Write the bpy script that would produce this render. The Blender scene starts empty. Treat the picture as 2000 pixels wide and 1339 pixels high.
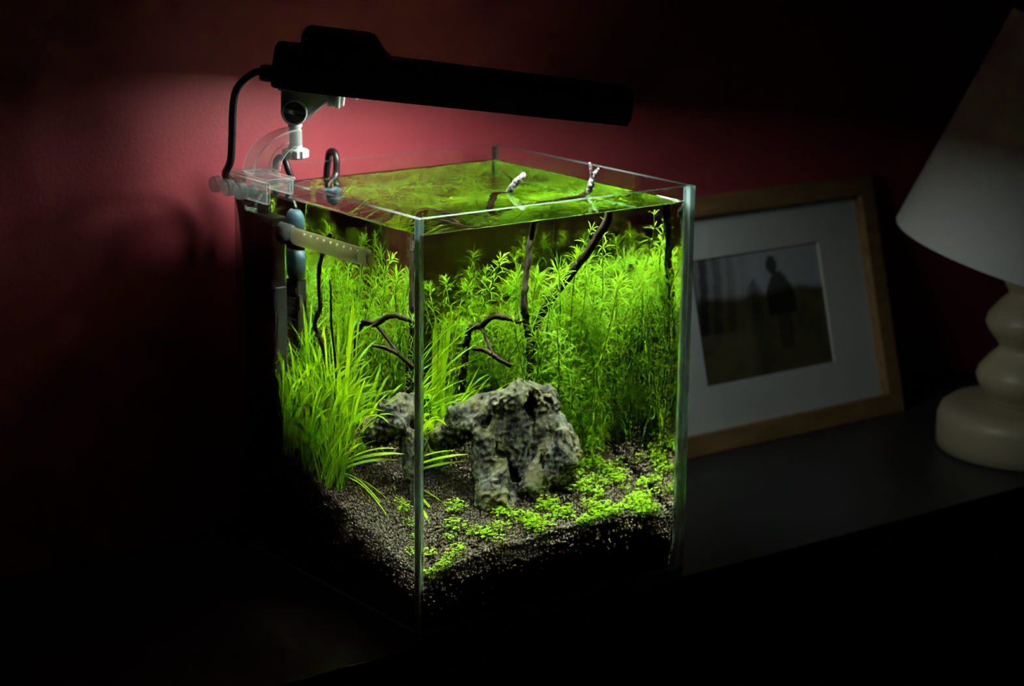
import bpy, bmesh, math, random
import numpy as np
from mathutils import Vector, Matrix

scene = bpy.context.scene
col = scene.collection
rnd = random.Random(11)

# ------------------------------------------------------------------ camera, world, exposure
CAM_LOC = (-0.80438, -1.16537, 0.56481)
YAW, PITCH, ROLL = 0.649186, 0.242397, 0.0117497
cd = bpy.data.cameras.new("camera")
cam = bpy.data.objects.new("camera", cd)
col.objects.link(cam)
dv = Vector((math.sin(YAW) * math.cos(PITCH), math.cos(YAW) * math.cos(PITCH), -math.sin(PITCH)))
r0 = Vector((math.cos(YAW), -math.sin(YAW), 0))
u0 = r0.cross(dv)
rv = math.cos(ROLL) * r0 + math.sin(ROLL) * u0
uv = -math.sin(ROLL) * r0 + math.cos(ROLL) * u0
m = Matrix((rv, uv, -dv)).transposed().to_4x4()
m.translation = Vector(CAM_LOC)
cam.matrix_world = m
cd.sensor_width = 36.0
cd.lens = 4151.97 / 2000.0 * 36.0
cd.clip_start, cd.clip_end = 0.05, 50
cd.dof.use_dof = True
cd.dof.focus_distance = 1.50
cd.dof.aperture_fstop = 7.5
scene.camera = cam

world = bpy.data.worlds.new("dark_room")
scene.world = world
world.use_nodes = True
wb = world.node_tree.nodes["Background"]
wb.inputs[0].default_value = (0.8, 0.75, 1.0, 1)
wb.inputs[1].default_value = 0.0006

vs = scene.view_settings
vs.view_transform = "Standard"
vs.look = "None"
vs.gamma = 1.0
vs.use_curve_mapping = False
vs.exposure = 0.0
LAMP_POWER = 1.22
REFLECTOR_POWER = 0.62
LAMP_COLOR = (0.93, 1.0, 0.93)

cy = scene.cycles
cy.max_bounces = 20
cy.diffuse_bounces = 4
cy.glossy_bounces = 6
cy.transmission_bounces = 14
cy.transparent_max_bounces = 48
cy.sample_clamp_indirect = 60.0
cy.blur_glossy = 0.0
cy.use_denoising = True
cy.caustics_reflective = True
cy.caustics_refractive = True

# ------------------------------------------------------------------ helpers
WL = {}


def wl(o):
    return WL.get(o.name, Vector((0, 0, 0)))


def tag(o, label=None, cat=None, group=None, kind=None):
    if label: o["label"] = label
    if cat: o["category"] = cat
    if group: o["group"] = group
    if kind: o["kind"] = kind
    return o


def empty(name, loc, label, cat, group=None):
    o = bpy.data.objects.new(name, None)
    o.empty_display_size = 0.01
    o.location = loc
    col.objects.link(o)
    WL[o.name] = Vector(loc)
    return tag(o, label, cat, group)


def mesh(name, V, F, mat, parent=None, smooth=False, mi=None, origin=None):
    """One mesh object from world-space vertices; its origin goes to the middle of its foot."""
    V = np.asarray(V, dtype=np.float64).reshape(-1, 3)
    if origin is None:
        lo, hi = V.min(0), V.max(0)
        origin = Vector(((lo[0] + hi[0]) / 2, (lo[1] + hi[1]) / 2, lo[2]))
    origin = Vector(origin)
    me = bpy.data.meshes.new(name)
    me.from_pydata((V - np.array(origin)).tolist(), [], F)
    for mm in (mat if isinstance(mat, (list, tuple)) else [mat]):
        me.materials.append(mm)
    if mi is not None:
        me.polygons.foreach_set("material_index", mi)
    if smooth:
        me.polygons.foreach_set("use_smooth", [True] * len(me.polygons))
    me.update()
    o = bpy.data.objects.new(name, me)
    col.objects.link(o)
    if parent is not None:
        o.parent = parent
        o.location = origin - wl(parent)
    else:
        o.location = origin
    WL[o.name] = origin
    return o


def receive(o):
    return o


def bevel(o, w, seg=2, ang=0.6):
    b = o.modifiers.new("bevel", "BEVEL")
    b.width = w
    b.segments = seg
    b.limit_method = "ANGLE"
    b.angle_limit = ang
    return o


def join(parts):
    V, F, n = [], [], 0
    for v, f in parts:
        V += [tuple(p) for p in v]
        F += [tuple(i + n for i in q) for q in f]
        n += len(v)
    return V, F


def box(x0, x1, y0, y1, z0, z1):
    V = [(x0, y0, z0), (x1, y0, z0), (x1, y1, z0), (x0, y1, z0), (x0, y0, z1), (x1, y0, z1), (x1, y1, z1), (x0, y1, z1)]
    F = [(0, 3, 2, 1), (4, 5, 6, 7), (0, 1, 5, 4), (1, 2, 6, 5), (2, 3, 7, 6), (3, 0, 4, 7)]
    return V, F


def frame_of(t):
    t = Vector(t).normalized()
    a = Vector((0, 0, 1)) if abs(t.z) < 0.9 else Vector((1, 0, 0))
    n = t.cross(a).normalized()
    return n, t.cross(n).normalized()


def smooth_path(P, n):
    """Catmull-Rom through P, n steps per span."""
    P = [Vector(p) for p in P]
    out = []
    for i in range(len(P) - 1):
        p0, p1, p2, p3 = P[max(i - 1, 0)], P[i], P[i + 1], P[min(i + 2, len(P) - 1)]
        for k in range(n):
            t = k / n
            out.append(0.5 * ((2 * p1) + (p2 - p0) * t + (2 * p0 - 5 * p1 + 4 * p2 - p3) * t * t + (3 * p1 - p0 - 3 * p2 + p3) * t ** 3))
    out.append(P[-1])
    return out


def tube(path, rad, sides=10, wob=0.0, rng=None):
    path = [Vector(p) for p in path]
    n = len(path)
    if not hasattr(rad, "__len__"):
        rad = [rad] * n
    V, F = [], []
    nn = None
    for i, p in enumerate(path):
        t = (path[min(i + 1, n - 1)] - path[max(i - 1, 0)]).normalized()
        if nn is None:
            nn, bb = frame_of(t)
        else:
            nn = (nn - t * nn.dot(t)).normalized()
            bb = t.cross(nn)
        for k in range(sides):
            a = 2 * math.pi * k / sides
            r = rad[i] * (1 + (rng.uniform(-wob, wob) if rng else 0))
            V.append(tuple(p + nn * (math.cos(a) * r) + bb * (math.sin(a) * r)))
    for i in range(n - 1):
        for k in range(sides):
            k2 = (k + 1) % sides
            F.append((i * sides + k, i * sides + k2, (i + 1) * sides + k2, (i + 1) * sides + k))
    F.append(tuple(range(sides))[::-1])
    F.append(tuple((n - 1) * sides + k for k in range(sides)))
    return V, F


def lathe(profile, segs, origin=(0, 0, 0), axis=(0, 0, 1), cap=True):
    """profile: (radius, height) pairs, bottom to top."""
    ax = Vector(axis).normalized()
    n, b = frame_of(ax)
    o = Vector(origin)
    V, F = [], []
    for r, h in profile:
        for k in range(segs):
            a = 2 * math.pi * k / segs
            V.append(tuple(o + ax * h + n * (math.cos(a) * r) + b * (math.sin(a) * r)))
    for i in range(len(profile) - 1):
        for k in range(segs):
            k2 = (k + 1) % segs
            F.append((i * segs + k, (i + 1) * segs + k, (i + 1) * segs + k2, i * segs + k2))
    if cap:
        F.append(tuple(range(segs)))
        F.append(tuple((len(profile) - 1) * segs + k for k in range(segs))[::-1])
    return V, F


def prism(poly, f0, f1):
    """poly: 2-D points; f0/f1 map a point to the two ends."""
    n = len(poly)
    V = [tuple(f0(*p)) for p in poly] + [tuple(f1(*p)) for p in poly]
    F = [tuple(range(n))[::-1], tuple(range(n, 2 * n))]
    F += [(i, (i + 1) % n, n + (i + 1) % n, n + i) for i in range(n)]
    return V, F


# ------------------------------------------------------------------ materials
def new_mat(name):
    mt = bpy.data.materials.new(name)
    mt.use_nodes = True
    nt = mt.node_tree
    nt.nodes.clear()
    out = nt.nodes.new("ShaderNodeOutputMaterial")
    return mt, nt, out


def N(nt, typ, **kw):
    n = nt.nodes.new(typ)
    for k, v in kw.items():
        if k in n.inputs:
            n.inputs[k].default_value = v
        else:
            setattr(n, k, v)
    return n


def ramp(nt, fac, stops):
    r = nt.nodes.new("ShaderNodeValToRGB")
    e = r.color_ramp.elements
    while len(e) < len(stops):
        e.new(0.5)
    for i, (p, c) in enumerate(stops):
        e[i].position = p
        e[i].color = (*c, 1)
    nt.links.new(fac, r.inputs[0])
    return r.outputs[0]


def pbr(name, color, rough=0.5, spec=0.5, noise=None, bump=0.0, bscale=200.0, metal=0.0, coat=0.0):
    mt, nt, out = new_mat(name)
    p = N(nt, "ShaderNodeBsdfPrincipled", Roughness=rough, Metallic=metal)
    p.inputs["Base Color"].default_value = (*color, 1)
    p.inputs["Specular IOR Level"].default_value = spec
    p.inputs["Coat Weight"].default_value = coat
    nt.links.new(p.outputs[0], out.inputs[0])
    tc = nt.nodes.new("ShaderNodeTexCoord")
    if noise:
        sc, stops = noise
        t = N(nt, "ShaderNodeTexNoise", Scale=sc, Detail=6.0)
        nt.links.new(tc.outputs["Object"], t.inputs["Vector"])
        nt.links.new(ramp(nt, t.outputs[0], stops), p.inputs["Base Color"])
    if bump:
        t2 = N(nt, "ShaderNodeTexNoise", Scale=bscale, Detail=5.0)
        nt.links.new(tc.outputs["Object"], t2.inputs["Vector"])
        b = N(nt, "ShaderNodeBump", Strength=bump, Distance=0.001)
        nt.links.new(t2.outputs[0], b.inputs["Height"])
        nt.links.new(b.outputs[0], p.inputs["Normal"])
    return mt


def leaf_mat(name, c1, c2, trans, tw=0.5, scale=60.0):
    """Thin leaf: part of the light goes through it."""
    mt, nt, out = new_mat(name)
    tc = nt.nodes.new("ShaderNodeTexCoord")
    t = N(nt, "ShaderNodeTexNoise", Scale=scale, Detail=3.0)
    nt.links.new(tc.outputs["Object"], t.inputs["Vector"])
    c = ramp(nt, t.outputs[0], [(0.3, c1), (0.7, c2)])
    p = N(nt, "ShaderNodeBsdfPrincipled", Roughness=0.45)
    p.inputs["Specular IOR Level"].default_value = 0.12
    nt.links.new(c, p.inputs["Base Color"])
    tr = N(nt, "ShaderNodeBsdfTranslucent")
    tr.inputs[0].default_value = (*trans, 1)
    mx = N(nt, "ShaderNodeMixShader")
    mx.inputs[0].default_value = tw
    nt.links.new(p.outputs[0], mx.inputs[1])
    nt.links.new(tr.outputs[0], mx.inputs[2])
    nt.links.new(mx.outputs[0], out.inputs[0])
    return mt


def thin_glass(name, tint, ior=1.5, gloss=(1, 1, 1), haze=0.0, hazecol=(1, 1, 1), grough=0.0):
    """A clear flat pane: light goes straight through, and each outward face mirrors by Fresnel."""
    mt, nt, out = new_mat(name)
    tr = N(nt, "ShaderNodeBsdfTransparent")
    tr.inputs[0].default_value = (*tint, 1)
    gl = N(nt, "ShaderNodeBsdfGlossy", Roughness=grough)
    gl.inputs[0].default_value = (*gloss, 1)
    fr = N(nt, "ShaderNodeFresnel", IOR=ior)
    ge = nt.nodes.new("ShaderNodeNewGeometry")
    inv = N(nt, "ShaderNodeMath", operation="SUBTRACT")
    inv.inputs[0].default_value = 1.0
    nt.links.new(ge.outputs["Backfacing"], inv.inputs[1])
    mul = N(nt, "ShaderNodeMath", operation="MULTIPLY")
    nt.links.new(fr.outputs[0], mul.inputs[0])
    nt.links.new(inv.outputs[0], mul.inputs[1])
    mx = N(nt, "ShaderNodeMixShader")
    nt.links.new(mul.outputs[0], mx.inputs[0])
    nt.links.new(tr.outputs[0], mx.inputs[1])
    nt.links.new(gl.outputs[0], mx.inputs[2])
    last = mx.outputs[0]
    if haze > 0:
        df = N(nt, "ShaderNodeBsdfTranslucent")
        df.inputs[0].default_value = (*hazecol, 1)
        df2 = N(nt, "ShaderNodeBsdfDiffuse")
        df2.inputs[0].default_value = (*hazecol, 1)
        m0 = N(nt, "ShaderNodeMixShader")
        m0.inputs[0].default_value = 0.5
        nt.links.new(df.outputs[0], m0.inputs[1])
        nt.links.new(df2.outputs[0], m0.inputs[2])
        m2 = N(nt, "ShaderNodeMixShader")
        m2.inputs[0].default_value = haze
        nt.links.new(last, m2.inputs[1])
        nt.links.new(m0.outputs[0], m2.inputs[2])
        last = m2.outputs[0]
    nt.links.new(last, out.inputs[0])
    return mt


def real_glass(name, tint, ior, rough=0.0):
    mt, nt, out = new_mat(name)
    g = N(nt, "ShaderNodeBsdfGlass", IOR=ior, Roughness=rough)
    g.inputs[0].default_value = (*tint, 1)
    nt.links.new(g.outputs[0], out.inputs[0])
    return mt


def emis(name, color, s):
    mt, nt, out = new_mat(name)
    e = N(nt, "ShaderNodeEmission", Strength=s)
    e.inputs[0].default_value = (*color, 1)
    nt.links.new(e.outputs[0], out.inputs[0])
    return mt


M_wall = pbr("red_wall_paint", (0.40, 0.055, 0.07), 0.55, 0.3, noise=(9.0, [(0.35, (0.40, 0.055, 0.072)), (0.65, (0.44, 0.064, 0.08))]), bump=0.25, bscale=320.0)
M_floor = pbr("dark_floor", (0.02, 0.015, 0.012), 0.6)
M_table = pbr("black_table_top", (0.024, 0.025, 0.026), 0.42, 0.45, bump=0.12, bscale=700.0)
M_front = pbr("black_table_front", (0.010, 0.010, 0.011), 0.5, 0.3)
M_pane = thin_glass("clear_pane", (0.985, 0.995, 0.988), 1.5)
M_edge = thin_glass("teal_pane_edge", (0.70, 0.92, 0.90), 1.5, haze=0.80, hazecol=(0.74, 0.97, 0.95))  # milky teal stands in for light carried inside the glass
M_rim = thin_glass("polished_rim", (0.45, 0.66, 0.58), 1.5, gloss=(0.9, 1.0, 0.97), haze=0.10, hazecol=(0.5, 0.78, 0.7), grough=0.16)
M_dimsheet = thin_glass("wall_dimming_sheet", (0.26, 0.36, 0.28), 1.02, haze=0.30, hazecol=(0.34, 0.30, 0.19))  # dark tint and brown haze that subdue the lit red wall behind
M_edgedim = thin_glass("dimmed_back_edge", (0.5, 0.62, 0.56), 1.5, haze=0.14, hazecol=(0.3, 0.45, 0.38))  # same glass as the other edges, darkened to subdue the lamplit back corners
M_seamdim = thin_glass("dimmed_back_silicone", (0.40, 0.44, 0.40), 1.41, haze=0.06, hazecol=(0.3, 0.35, 0.3))  # darkened copy of the silicone, so the lit back seams stay dim
M_seam = thin_glass("clear_silicone", (0.75, 0.82, 0.82), 1.41, haze=0.35, hazecol=(0.65, 0.8, 0.8))
M_base = thin_glass("green_base_glass", (0.35, 0.62, 0.52), 1.5, haze=0.35, hazecol=(0.10, 0.42, 0.30))
M_water = real_glass("clear_water", (0.985, 1.0, 0.94), 1.333)
M_soil = pbr("dark_soil_granules", (0.05, 0.045, 0.03), 0.85, 0.15, noise=(420.0, [(0.3, (0.050, 0.044, 0.032)), (0.55, (0.105, 0.094, 0.070)), (0.75, (0.17, 0.15, 0.11))]))
M_black = pbr("black_plastic", (0.008, 0.008, 0.009), 0.45, 0.35, bump=0.08, bscale=900.0)
M_blackg = pbr("glossy_black_plastic", (0.010, 0.011, 0.011), 0.22, 0.5)
M_rubber = pbr("black_cable", (0.012, 0.012, 0.013), 0.35, 0.45)
M_grey = pbr("grey_plastic", (0.40, 0.43, 0.43), 0.42, 0.5, bump=0.06, bscale=900.0)
M_bracket = pbr("bracket_grey_plastic", (0.30, 0.325, 0.33), 0.42, 0.5)
M_greyl = pbr("light_grey_plastic", (0.52, 0.55, 0.55), 0.38, 0.5)
M_greyd = pbr("dark_grey_plastic", (0.035, 0.038, 0.04), 0.45, 0.4)
M_white = pbr("white_reflector", (0.8, 0.8, 0.8), 0.4)
M_tube = emis("lit_lamp_tube", (0.93, 1.0, 0.95), 4.0)
M_acryl = thin_glass("clear_acrylic", (0.92, 0.93, 0.92), 1.6, haze=0.09, hazecol=(0.8, 0.82, 0.8))
M_edgeglint = thin_glass("acrylic_edge_glint", (0.8, 0.82, 0.8), 1.6, haze=0.60, hazecol=(0.9, 0.92, 0.9), grough=0.15)  # whitened edge colour stands in for lamp glints in the acrylic
M_screw = thin_glass("clear_screw_plastic", (0.75, 0.78, 0.76), 1.9, haze=0.30, hazecol=(0.85, 0.88, 0.85), grough=0.08)
M_blue = pbr("blue_grey_plastic", (0.055, 0.115, 0.165), 0.4, 0.4)
M_bluel = pbr("pale_blue_lettering", (0.15, 0.24, 0.30), 0.4, 0.4)
M_pump = pbr("black_pump_plastic", (0.014, 0.016, 0.018), 0.4, 0.45)
M_spray = thin_glass("smoky_clear_tube", (0.62, 0.60, 0.48), 1.2, haze=0.34, hazecol=(0.50, 0.46, 0.28))
M_hole = pbr("pale_hole_rim", (0.70, 0.66, 0.50), 0.4)
M_wood = pbr("dark_wet_wood", (0.03, 0.018, 0.012), 0.7, 0.2, noise=(180.0, [(0.3, (0.012, 0.008, 0.006)), (0.7, (0.050, 0.032, 0.022))]), bump=0.8, bscale=500.0)
M_twig = pbr("brown_wet_twig", (0.06, 0.03, 0.018), 0.7, 0.2, noise=(220.0, [(0.3, (0.016, 0.010, 0.007)), (0.7, (0.048, 0.034, 0.024))]), bump=0.7, bscale=500.0)
M_dry = pbr("pale_dry_wood", (0.35, 0.34, 0.32), 0.85, 0.1, noise=(420.0, [(0.40, (0.010, 0.010, 0.010)), (0.52, (0.07, 0.07, 0.066)), (0.68, (0.24, 0.235, 0.22))]), bump=1.0, bscale=800.0)
M_needle = leaf_mat("needle_leaf_green", (0.10, 0.26, 0.004), (0.20, 0.42, 0.005), (0.30, 0.56, 0.004), 0.45)
M_needle2 = leaf_mat("pale_needle_leaf_green", (0.13, 0.31, 0.004), (0.24, 0.47, 0.005), (0.34, 0.61, 0.004), 0.45)
M_stem = leaf_mat("plant_stem", (0.12, 0.26, 0.02), (0.20, 0.36, 0.03), (0.2, 0.4, 0.02), 0.3)
M_grass = leaf_mat("grass_leaf_green", (0.11, 0.29, 0.004), (0.18, 0.38, 0.005), (0.27, 0.54, 0.004), 0.5, 25.0)
M_grass2 = leaf_mat("yellow_grass_leaf_green", (0.24, 0.44, 0.004), (0.34, 0.56, 0.005), (0.44, 0.72, 0.004), 0.5, 25.0)
M_carpet = leaf_mat("carpet_leaf_green", (0.16, 0.38, 0.004), (0.29, 0.52, 0.006), (0.32, 0.56, 0.005), 0.35, 200.0)
M_pebble = pbr("tan_pebble", (0.40, 0.22, 0.10), 0.7, 0.2, noise=(700.0, [(0.3, (0.30, 0.15, 0.07)), (0.7, (0.55, 0.36, 0.2))]))
M_oak = pbr("oak_frame", (0.20, 0.12, 0.05), 0.5, 0.3)
M_mat = pbr("white_card_mount", (0.66, 0.68, 0.68), 0.9, 0.1)
M_matedge = pbr("mount_bevel", (0.75, 0.75, 0.74), 0.9, 0.1)
M_fback = pbr("frame_backing", (0.03, 0.02, 0.015), 0.8)
M_shade = pbr("white_lamp_shade", (0.60, 0.64, 0.62), 0.9, 0.1, bump=0.15, bscale=900.0)
M_shadein = pbr("lamp_shade_lining", (0.5, 0.5, 0.48), 0.8, 0.1)
M_cream = pbr("cream_turned_wood", (0.34, 0.30, 0.20), 0.42, 0.4)
M_brass = pbr("lamp_holder", (0.1, 0.09, 0.08), 0.4)
M_bulb = pbr("frosted_bulb_off", (0.6, 0.6, 0.58), 0.4)


def rock_mat():
    mt, nt, out = new_mat("grey_craggy_stone")
    tc = nt.nodes.new("ShaderNodeTexCoord")
    t = N(nt, "ShaderNodeTexNoise", Scale=130.0, Detail=8.0, Roughness=0.7)
    t2 = N(nt, "ShaderNodeTexNoise", Scale=36.0, Detail=3.0)
    vo = N(nt, "ShaderNodeTexVoronoi", Scale=230.0)
    for q in (t, t2, vo):
        nt.links.new(tc.outputs["Object"], q.inputs["Vector"])
    c = ramp(nt, t.outputs[0], [(0.36, (0.022, 0.027, 0.029)), (0.5, (0.085, 0.096, 0.090)), (0.66, (0.21, 0.215, 0.165))])
    # patches of yellowish algae film
    mulf = N(nt, "ShaderNodeMapRange")
    mulf.inputs[1].default_value = 0.42; mulf.inputs[2].default_value = 0.62
    mulf.inputs[3].default_value = 0.0; mulf.inputs[4].default_value = 0.55
    nt.links.new(t2.outputs[0], mulf.inputs[0])
    mc = nt.nodes.new("ShaderNodeMixRGB")
    nt.links.new(mulf.outputs[0], mc.inputs[0])
    nt.links.new(c, mc.inputs[1])
    mc.inputs[2].default_value = (0.21, 0.205, 0.075, 1)
    p = N(nt, "ShaderNodeBsdfPrincipled", Roughness=0.8)
    p.inputs["Specular IOR Level"].default_value = 0.15
    nt.links.new(mc.outputs[0], p.inputs["Base Color"])
    b = N(nt, "ShaderNodeBump", Strength=0.9, Distance=0.0015)
    ad = N(nt, "ShaderNodeMath", operation="ADD")
    nt.links.new(t.outputs[0], ad.inputs[0])
    nt.links.new(vo.outputs["Distance"], ad.inputs[1])
    nt.links.new(ad.outputs[0], b.inputs["Height"])
    nt.links.new(b.outputs[0], p.inputs["Normal"])
    nt.links.new(p.outputs[0], out.inputs[0])
    return mt


M_rock = rock_mat()


def oak_grain(mt):
    nt = mt.node_tree
    p = [n for n in nt.nodes if n.type == "BSDF_PRINCIPLED"][0]
    tc = nt.nodes.new("ShaderNodeTexCoord")
    mp = nt.nodes.new("ShaderNodeMapping")
    mp.inputs["Scale"].default_value = (12, 120, 60)
    t = N(nt, "ShaderNodeTexNoise", Scale=1.5, Detail=5.0)
    nt.links.new(tc.outputs["Object"], mp.inputs[0])
    nt.links.new(mp.outputs[0], t.inputs["Vector"])
    nt.links.new(ramp(nt, t.outputs[0], [(0.3, (0.20, 0.115, 0.045)), (0.7, (0.32, 0.20, 0.085))]), p.inputs["Base Color"])


oak_grain(M_oak)

# ------------------------------------------------------------------ setting
TT = -0.006                                   # table top
tag(mesh("wall_back", *box(-3.0, 4.0, 0.297, 0.40, -0.80, 2.2), M_wall), kind="structure")
tag(mesh("floor", *box(-3.0, 4.0, -3.0, 0.297, -0.86, -0.80), M_floor), kind="structure")

# ------------------------------------------------------------------ black sideboard
sb = empty("sideboard", (0.3, 0.145, -0.80), "long black satin sideboard standing against the red wall, with everything else on it", "sideboard")
bevel(mesh("table_top", *box(-0.95, 1.55, -0.006, 0.296, TT - 0.028, TT), M_table, sb), 0.0015, 2)
mesh("cabinet_body", *box(-0.93, 1.53, 0.012, 0.295, -0.74, TT - 0.028), M_front, sb)
for k in range(4):
    x0 = -0.925 + k * 0.613
    bevel(mesh("door", *box(x0, x0 + 0.607, 0.000, 0.012, -0.73, TT - 0.031), M_front, sb), 0.001)
for x in (-0.90, 1.50):
    for y in (0.03, 0.27):
        mesh("leg", *box(x - 0.02, x + 0.02, y - 0.018, y + 0.018, -0.80, -0.74), M_front, sb)

# ------------------------------------------------------------------ glass tank
W = D = 0.25
H = 0.30
T = 0.005
ZW = 0.287
tank = empty("glass_aquarium", (0.125, 0.125, TT), "open-topped rimless glass cube aquarium with teal pane edges on the black sideboard", "aquarium")


def pane(name, b, thin):
    V, F = box(*b)
    ax = {(2, 4): 1, (3, 5): 0}
    mi = []
    for f in F:
        P = np.array([V[i] for i in f])
        back = name == "side_pane" and P[:, 1].min() > D - T - .001
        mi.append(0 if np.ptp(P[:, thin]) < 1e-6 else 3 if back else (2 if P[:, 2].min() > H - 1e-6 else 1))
    return mesh(name, V, F, [M_pane, M_edgedim if name == "back_pane" else M_edge, M_rim, M_edgedim], tank, mi=mi)


pane("front_pane", (0, W, 0, T, 0.0002, H), 1)
pane("back_pane", (0, W, D - T, D, 0.0002, H), 1)
pane("side_pane", (0, T, T + 0.0004, D - T - 0.0004, 0.0002, H), 0)
pane("side_pane", (W - T, W, T + 0.0004, D - T - 0.0004, 0.0002, H), 0)
bevel(mesh("base_pane", *box(0, W, 0, D, TT + 0.0003, 0.0), M_base, tank), 0.0006)
for (x, y, sx, sy) in ((T, T, 1, 1), (W - T, T, -1, 1), (T, D - T, 1, -1), (W - T, D - T, -1, -1)):
    s_, e_ = 0.0024, 0.00005
    poly = [(x + e_ * sx, y + e_ * sy), (x + s_ * sx, y + e_ * sy), (x + 0.0010 * sx, y + 0.0010 * sy), (x + e_ * sx, y + s_ * sy)]
    mesh("silicone_seam", *prism(poly, lambda a, b: (a, b, 0.0008), lambda a, b: (a, b, H - 0.001)), M_seam if sy > 0 else M_seamdim, tank)


mesh("wall_dimming_sheet", *box(T + .001, W - T - .001, D - T - .00030, D - T - .00015, .02, ZW - .001), M_dimsheet, tank)  # sheet added inside the back pane to dim the wall seen through it


def build_water():
    """A closed body of water with a small raised meniscus along the glass."""
    g = 0.0004
    lo, hi = T + g, W - T - g
    off = [0, .0004, .0008, .0013, .002, .003, .0045]
    xs = [lo + o for o in off] + list(np.linspace(lo + .012, hi - .012, 8)) + [hi - o for o in off[::-1]]
    n = len(xs)
    V, F = [], []
    for y in xs:
        for x in xs:
            d = min(x - lo, hi - x, y - lo, hi - y)
            V.append((x, y, ZW + 0.0010 * math.exp(-max(d, 0) / 0.0007)))
    for j in range(n - 1):
        for i in range(n - 1):
            F.append((j * n + i, j * n + i + 1, (j + 1) * n + i + 1, (j + 1) * n + i))
    ntop = len(F)
    zt = ZW + 0.0010
    b = len(V)
    for (x, y) in ((lo, lo), (hi, lo), (hi, hi), (lo, hi)):
        V.append((x, y, 0.0006)); V.append((x, y, zt))
    for k in range(4):
        a0, a1 = b + 2 * k, b + 2 * ((k + 1) % 4)
        F.append((a0, a1, a1 + 1, a0 + 1))
    F.append((b, b + 6, b + 4, b + 2))
    o = mesh("water", V, F, M_water)
    o.data.polygons.foreach_set("use_smooth", [i < ntop for i in range(len(F))])
    tag(o, "clear water filling the glass cube aquarium to just below its rim", "water")
    return o


build_water()

# ------------------------------------------------------------------ clamp lamp over the tank
PX, PY, PZ = 0.0334, 0.214, 0.3467            # tilt pivot
lamp = empty("aquarium_clamp_lamp", (PX, PY, 0.302), "black hooded strip lamp clamped to the tank rim by a clear acrylic bracket", "lamp")
tilt, yawl = math.radians(5.6), math.radians(-35)
la = Vector((math.cos(yawl) * math.cos(tilt), math.sin(yawl) * math.cos(tilt), -math.sin(tilt)))
ln = Vector((-math.sin(yawl), math.cos(yawl), 0))
lu = la.cross(ln)
LO = Vector((PX, PY, 0.3645))


def LP(u, v, w):
    return LO + la * u + ln * v + lu * w


def sweep(stations, poly):
    """poly(v, w) swept along the lamp axis; stations: (u, v scale, w scale, w offset)."""
    n = len(poly)
    V, F = [], []
    for (u, sv, sw, ow) in stations:
        V += [tuple(LP(u, v * sv, w * sw + ow)) for v, w in poly]
    for i in range(len(stations) - 1):
        for k in range(n):
            k2 = (k + 1) % n
            F.append((i * n + k, i * n + k2, (i + 1) * n + k2, (i + 1) * n + k))
    F.append(tuple(range(n))[::-1])
    F.append(tuple((len(stations) - 1) * n + k for k in range(n)))
    return V, F


shell = [(-.025, 0), (-.0245, .020), (-.021, .027), (-.014, .031), (.014, .031), (.021, .027), (.0245, .020), (.025, 0), (.023, 0), (.0225, .020), (.019, .024), (-.019, .024), (-.0225, .020), (-.023, 0)]
solid = [(-.025, 0), (-.0245, .020), (-.021, .027), (-.014, .031), (.014, .031), (.021, .027), (.0245, .020), (.025, 0)]
hood = mesh("hood", *join([sweep([(.030, 1, 1, 0), (.245, 1, .86, 0), (.2505, 1, .84, 0)], shell), sweep([(.2500, 1, .84, 0), (.2515, 1.0, .82, 0), (.2545, .9, .6, .006)], solid)]), M_black, lamp)
bevel(hood, 0.0006)
upper = lambda hv, wt: [(-hv, .0243), (-hv * .97, wt - .006), (-hv * .72, wt), (hv * .72, wt), (hv * .97, wt - .006), (hv, .0243)]


def loft(st):
    n = len(st[0][1])
    V, F = [], []
    for u, pl_ in st:
        V += [tuple(LP(u, v, w)) for v, w in pl_]
    for i in range(len(st) - 1):
        for k in range(n):
            F.append((i * n + k, i * n + (k + 1) % n, (i + 1) * n + (k + 1) % n, (i + 1) * n + k))
    F.append(tuple(range(n))[::-1])
    F.append(tuple((len(st) - 1) * n + k for k in range(n)))
    return V, F


hs = mesh("ballast_housing", *join([loft([(.0025, upper(.022, .042)), (.0050, upper(.0238, .0455)), (.008, upper(.0242, .0468)), (.052, upper(.0242, .0460)), (.057, upper(.0240, .0445)), (.067, upper(.0236, .0318)), (.069, upper(.023, .0312))]), sweep([(.0025, .985, .80, 0), (.0340, .985, .80, 0)], solid)]), M_black, lamp)
bevel(hs, 0.0010)
bevel(mesh("end_cap", *sweep([(-.0168, .84, .92, .0025), (-.0150, .90, 1.02, .001), (.0035, .94, 1.06, 0)], solid), M_black, lamp), 0.0012)
mesh("reflector", *join([sweep([(.032, .9, .05, .0225), (.249, .9, .05, .0175)], [(-.023, 0), (-.023, .01), (.023, .01), (.023, 0)])]), M_white, lamp)
for v in (-.009, .009):
    mesh("lamp_tube", *tube([LP(.042, v, .0125), LP(.240, v, .0105)], .0045, 12), M_tube, lamp, smooth=True)
mesh("strain_relief", *lathe([(.0045, -.0105), (.0058, -.010), (.0064, -.007), (.0064, 0)], 20, LP(-.0165, 0, .0085), la), M_black, lamp, smooth=True)
# cable out of the strain relief, down behind the bracket and the tank
cpath = smooth_path([LP(-.024, 0, .0085), LP(-.030, 0, .0085), (-.0105, .216, .3715), (-.0165, .216, .3640), (-.0192, .216, .350), (-.0197, .217, .330), (-.0192, .221, .312), (-.0120, .242, .298), (.008, .2630, .285), (.018, .2680, .25), (.024, .270, .15), (.03, .274, .03), (.06, .276, .003), (.11, .277, -.0032)], 8)
mesh("power_cord", *tube(cpath, .0029, 10), M_rubber, lamp, smooth=True)
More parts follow.
